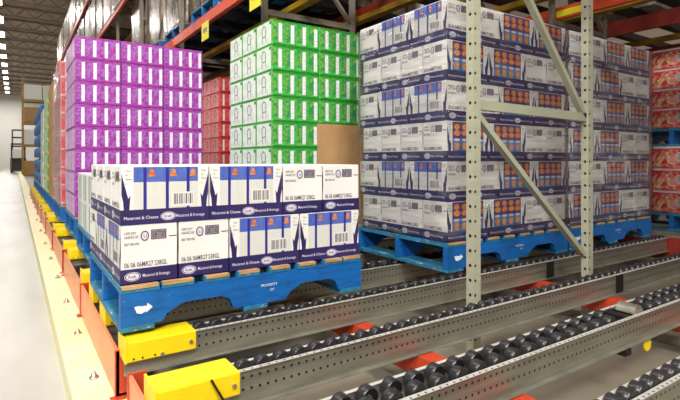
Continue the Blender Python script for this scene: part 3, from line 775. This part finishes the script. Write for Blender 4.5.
for i, (x, y) in enumerate(((3.3, 4.85), (6.4, 1.2), (6.4, 2.75), (4.6, 4.85))):
    o = place(wl2 if i else wl, used, (x, y, EYE+1.885), 0, 'wrapped load deep on the second level, %s' % ('behind the first blue pallet', 'above the near noodle cartons', 'above the far noodle cartons', 'over the back of the green stack')[i], 'wrapped loads on the upper levels')
for i, x in enumerate((2.5, 2.9, 3.6)):
    c = MB(); c.box(x, x+.09, 11.4, 17.5, EYE+3.22, EYE+3.30, 'dullyellow' if i != 1 else 'green_post')
    tag(obj('support_bar', c), '%s support bar under the third level above the empty bays, %s in from the aisle' % ('teal' if i == 1 else 'yellow', words[i]), 'support bar', 'support bars under the third level')
for i, (h, m) in enumerate(((1.75, 'green_post'), (2.3, 'dullyellow'), (2.75, 'dullyellow'))):
    c = MB(); c.box(2.6, 6.5, 15.0, 15.1, EYE+h, EYE+h+.1, m)
    tag(obj('row_tie', c), '%s tie bar across the open bays, %s up' % ('teal' if i == 0 else 'yellow', words[i]), 'tie bar', 'tie bars across the open bays')

# ------------------------------------------------------------------ aisle end rack
def end_rack(X, Y):
    r = thing('end_rack', 'tall pale rack with yellow beams standing across the end of the aisle', 'rack', (X, Y, 0))
    w = 2.3; H = 6.5
    for x in (0, w):
        p = MB(); p.box(x, x+.12, 0, .12, 0, H, 'dullyellow'); obj('post', p, r)
    for h in (1.9, 3.4, 4.9):
        p = MB(); p.box(.12, w, 0, .1, h, h+.14, 'dullyellow'); p.box(.12, w, .1, 1.2, h+.02, h+.1, 'fork_dark'); obj('beam', p, r)
    return r
end_rack(.36, 38)
lw = MB(); lw.rbox(0, 1.0, 0, 1.0, 0, 1.0, 'wallm', .04); box_w = tag(obj('carton_load', lw), 'x', 'palletised cartons')
lb = MB(); lb.rbox(0, 1.0, 0, 1.0, 0, 1.0, 'brown', .04); box_b = tag(obj('carton_load', lb), 'x', 'palletised cartons')
for k, (h, pr) in enumerate(((.0, box_b), (2.06, box_w), (3.56, box_b), (5.06, box_w))):
    for j in range(2):
        place(pr, used, (.50+j*1.06, 38.15, h+.001), 0, '%s carton load on the %s level of the end rack, %s' % ('white' if pr is box_w else 'brown', ('ground', 'second', 'third', 'top')[k], 'on its aisle side' if j == 0 else 'away from the aisle'), 'loads on the end rack')

# ------------------------------------------------------------------ reach truck
def forklift(X, Y):
    r = thing('forklift', 'stand-up forklift parked far down the aisle with its mast up', 'forklift', (X, Y, 0))
    b = MB(); b.rbox(-.55, .55, .2, 1.5, .12, 1.25, 'fork_body', .08); b.rbox(-.45, .45, .1, .3, .3, 1.1, 'fork_dark', .04); obj('body', b, r)
    for x in (-.45, .35):
        p = MB(); p.box(x, x+.1, .0, .12, .1, 3.5, 'fork_dark'); obj('mast_rail', p, r)
    for z in (1.5, 2.1, 2.8, 3.4):
        p = MB(); p.box(-.35, .35, .02, .1, z, z+.12, 'fork_dark'); obj('mast_crossbar', p, r)
    p = MB(); p.box(-.5, .5, .2, 1.3, 2.3, 2.4, 'fork_dark'); [p.box(x, x+.06, y, y+.06, 1.25, 2.3, 'fork_dark') for x in (-.5, .44) for y in (.2, 1.24)]; obj('overhead_guard', p, r)
    p = MB(); p.rbox(-.4, .4, -.15, -.02, 1.2, 1.9, 'shade', .03); obj('load_backrest', p, r)
    for x in (-.35, .2):
        p = MB(); p.box(x, x+.14, -1.1, 0, .06, .11, 'fork_dark'); obj('fork', p, r)
    for x in (-.52, .38):
        for y in (.35, 1.25):
            p = MB(); p.cyl((x+.07, y, .15), (1, 0, 0), .149, .12, 'black', 16); obj('wheel', p, r)
forklift(.22, 47)
# goods opposite the aisle
cols = ['noodle_red', 'white', 'blue', 'brown', 'white', 'green']
for i in range(6):
    b = MB(); b.rbox(0, .9, 0, 1.1, 0, .9+.25*(i % 3), cols[i], .03)
    tag(obj('palletised_goods', b, None, (-2.35, 43+i*1.5, .001)), '%s block of goods across the aisle from the forklift, %s toward the end' % (['red', 'white', 'blue', 'brown', 'cream', 'green'][i], ORD[i]), 'palletised goods', 'goods on the other side of the aisle')

# ------------------------------------------------------------------ setting
b = MB(); b.box(-12, 16, -8, 78, -.1, 0, 'concrete'); struct('floor', b)
b = MB(); b.box(.45, 9.5, -1, 40, 0, .0004, 'concrete_rack'); struct('floor_rack', b)
b = MB(); b.box(.190, .198, -3, 46, 0, .101, 'kerb'); b.box(.198, .42, -3, 46, .088, .101, 'kerb'); 
struct('trim_1', b)
b = MB(); b.box(-1.32, -1.2, 8, 60, 0, .1, 'kerb'); struct('trim_2', b)
def anchor(y, i, two):
    b = MB(); b.lathe((0, 0, 0), [(.001, 0), (.02, 0), (.02, .006), (.012, .007), (.012, .018), (.007, .019), (.007, .027), (.001, .028)], 'bolt', 8)
    return b
ab = tag(obj('anchor_bolt', anchor(0, 0, True)), 'x', 'bolt')
for i, y in enumerate((.92, 1.52, 1.62, 2.35, 3.0, 3.7, 4.5, 5.4, 6.4, 7.6, 9.0)):
    place(ab, used, (.285, y, .1015), 0, 'steel anchor bolt in the yellow kerb, %s one from the camera' % ORD[i], 'anchor bolts in the kerb')
CZ = EYE+8.9
b = MB(); b.box(-14, 16, -10, 80, CZ, CZ+.1, 'deck'); struct('ceiling', b)
b = MB(); b.box(-14, 16, 77, 77.2, 0, CZ, 'wallm'); struct('wall_far', b)
b = MB(); b.box(14, 14.2, -10, 80, 0, CZ, 'joist'); struct('wall_right', b)
k = 1
for i, y in enumerate([9+3.1*j for j in range(22)]):
    b = MB(); b.box(-14, 14, y-.06, y+.06, CZ-.12, CZ-.02, 'joist'); b.box(-14, 14, y-.05, y+.05, CZ-.62, CZ-.54, 'joist')
    x = -14
    while x < 14:
        b.bar((x, y, CZ-.56), (x+.5, y, CZ-.1), .05, .05, 'joist'); b.bar((x+.5, y, CZ-.1), (x+1.0, y, CZ-.56), .05, .05, 'joist'); x += 1.0
    struct('trim_%d' % (3+i), b)
# lamps over the aisle, then added key lights
lampb = MB(); lampb.box(-.2, .2, -.75, .75, .03, .12, 'shade'); lampd = MB(); lampd.box(-.18, .18, -.72, .72, 0, .03, 'lamp')
LY = [-4, 1, 6, 11, 16, 21, 26, 30, 34, 38, 42, 46, 50, 54, 58, 62, 66, 70]
proto = thing('ceiling_lamp', 'x', 'lamp')
obj('housing', lampb, proto); obj('diffuser', lampd, proto)
for i, y in enumerate(LY):
    place(proto, used, (-.75, y, CZ-.85), 0, 'bright lamp in the row over the aisle, number %d of the row from the camera' % (i+1), 'lamps over the aisle')
def area(loc, sx, sy, e, rot=(0, 0, 0), col=(1, .97, .92)):
    l = bpy.data.lights.new('area_light', 'AREA'); l.shape = 'RECTANGLE'; l.size = sx; l.size_y = sy; l.energy = e; l.color = col
    o = bpy.data.objects.new('area_light', l); COL.objects.link(o); o.location = loc; o.rotation_euler = rot
for y in (-4, 1, 6, 11, 16, 21, 30, 42, 54, 66, 72): area((-.75, y, CZ-.9), .6, 1.5, 110 if y < 25 else 480)  # far ones raised to brighten the end wall; the last has no fixture
for y in (-7, -1): area((-6.5, y, CZ-1.5), 1.2, 3, 780, (0, math.radians(-40), 0))  # added key lights off to the side, no fixtures there
area((-1.0, -5.5, CZ-1.5), 3, 2, 920, (math.radians(42), 0, math.radians(-12)))  # added key light behind the camera to brighten the stack faces
# world: even light of the surrounding hall
w = bpy.data.worlds.new('hall'); S.world = w; w.use_nodes = True
w.node_tree.nodes['Background'].inputs[0].default_value = (1, .98, .95, 1); w.node_tree.nodes['Background'].inputs[1].default_value = .27

# ------------------------------------------------------------------ camera
cam = bpy.data.cameras.new('camera'); co = bpy.data.objects.new('camera', cam); COL.objects.link(co)
co.location = (0, 0, EYE); co.rotation_euler = (PI/2, 0, -math.atan(325/485))
cam.sensor_width = 36; cam.lens = 36*485/680; cam.shift_y = -40/680; cam.clip_start = .02; cam.clip_end = 300
S.camera = co
S.view_settings.view_transform = 'Standard'; S.view_settings.look = 'None'; S.view_settings.exposure = 0; S.view_settings.gamma = 1; S.view_settings.use_curve_mapping = False
S.cycles.max_bounces = 8; S.cycles.transparent_max_bounces = 16
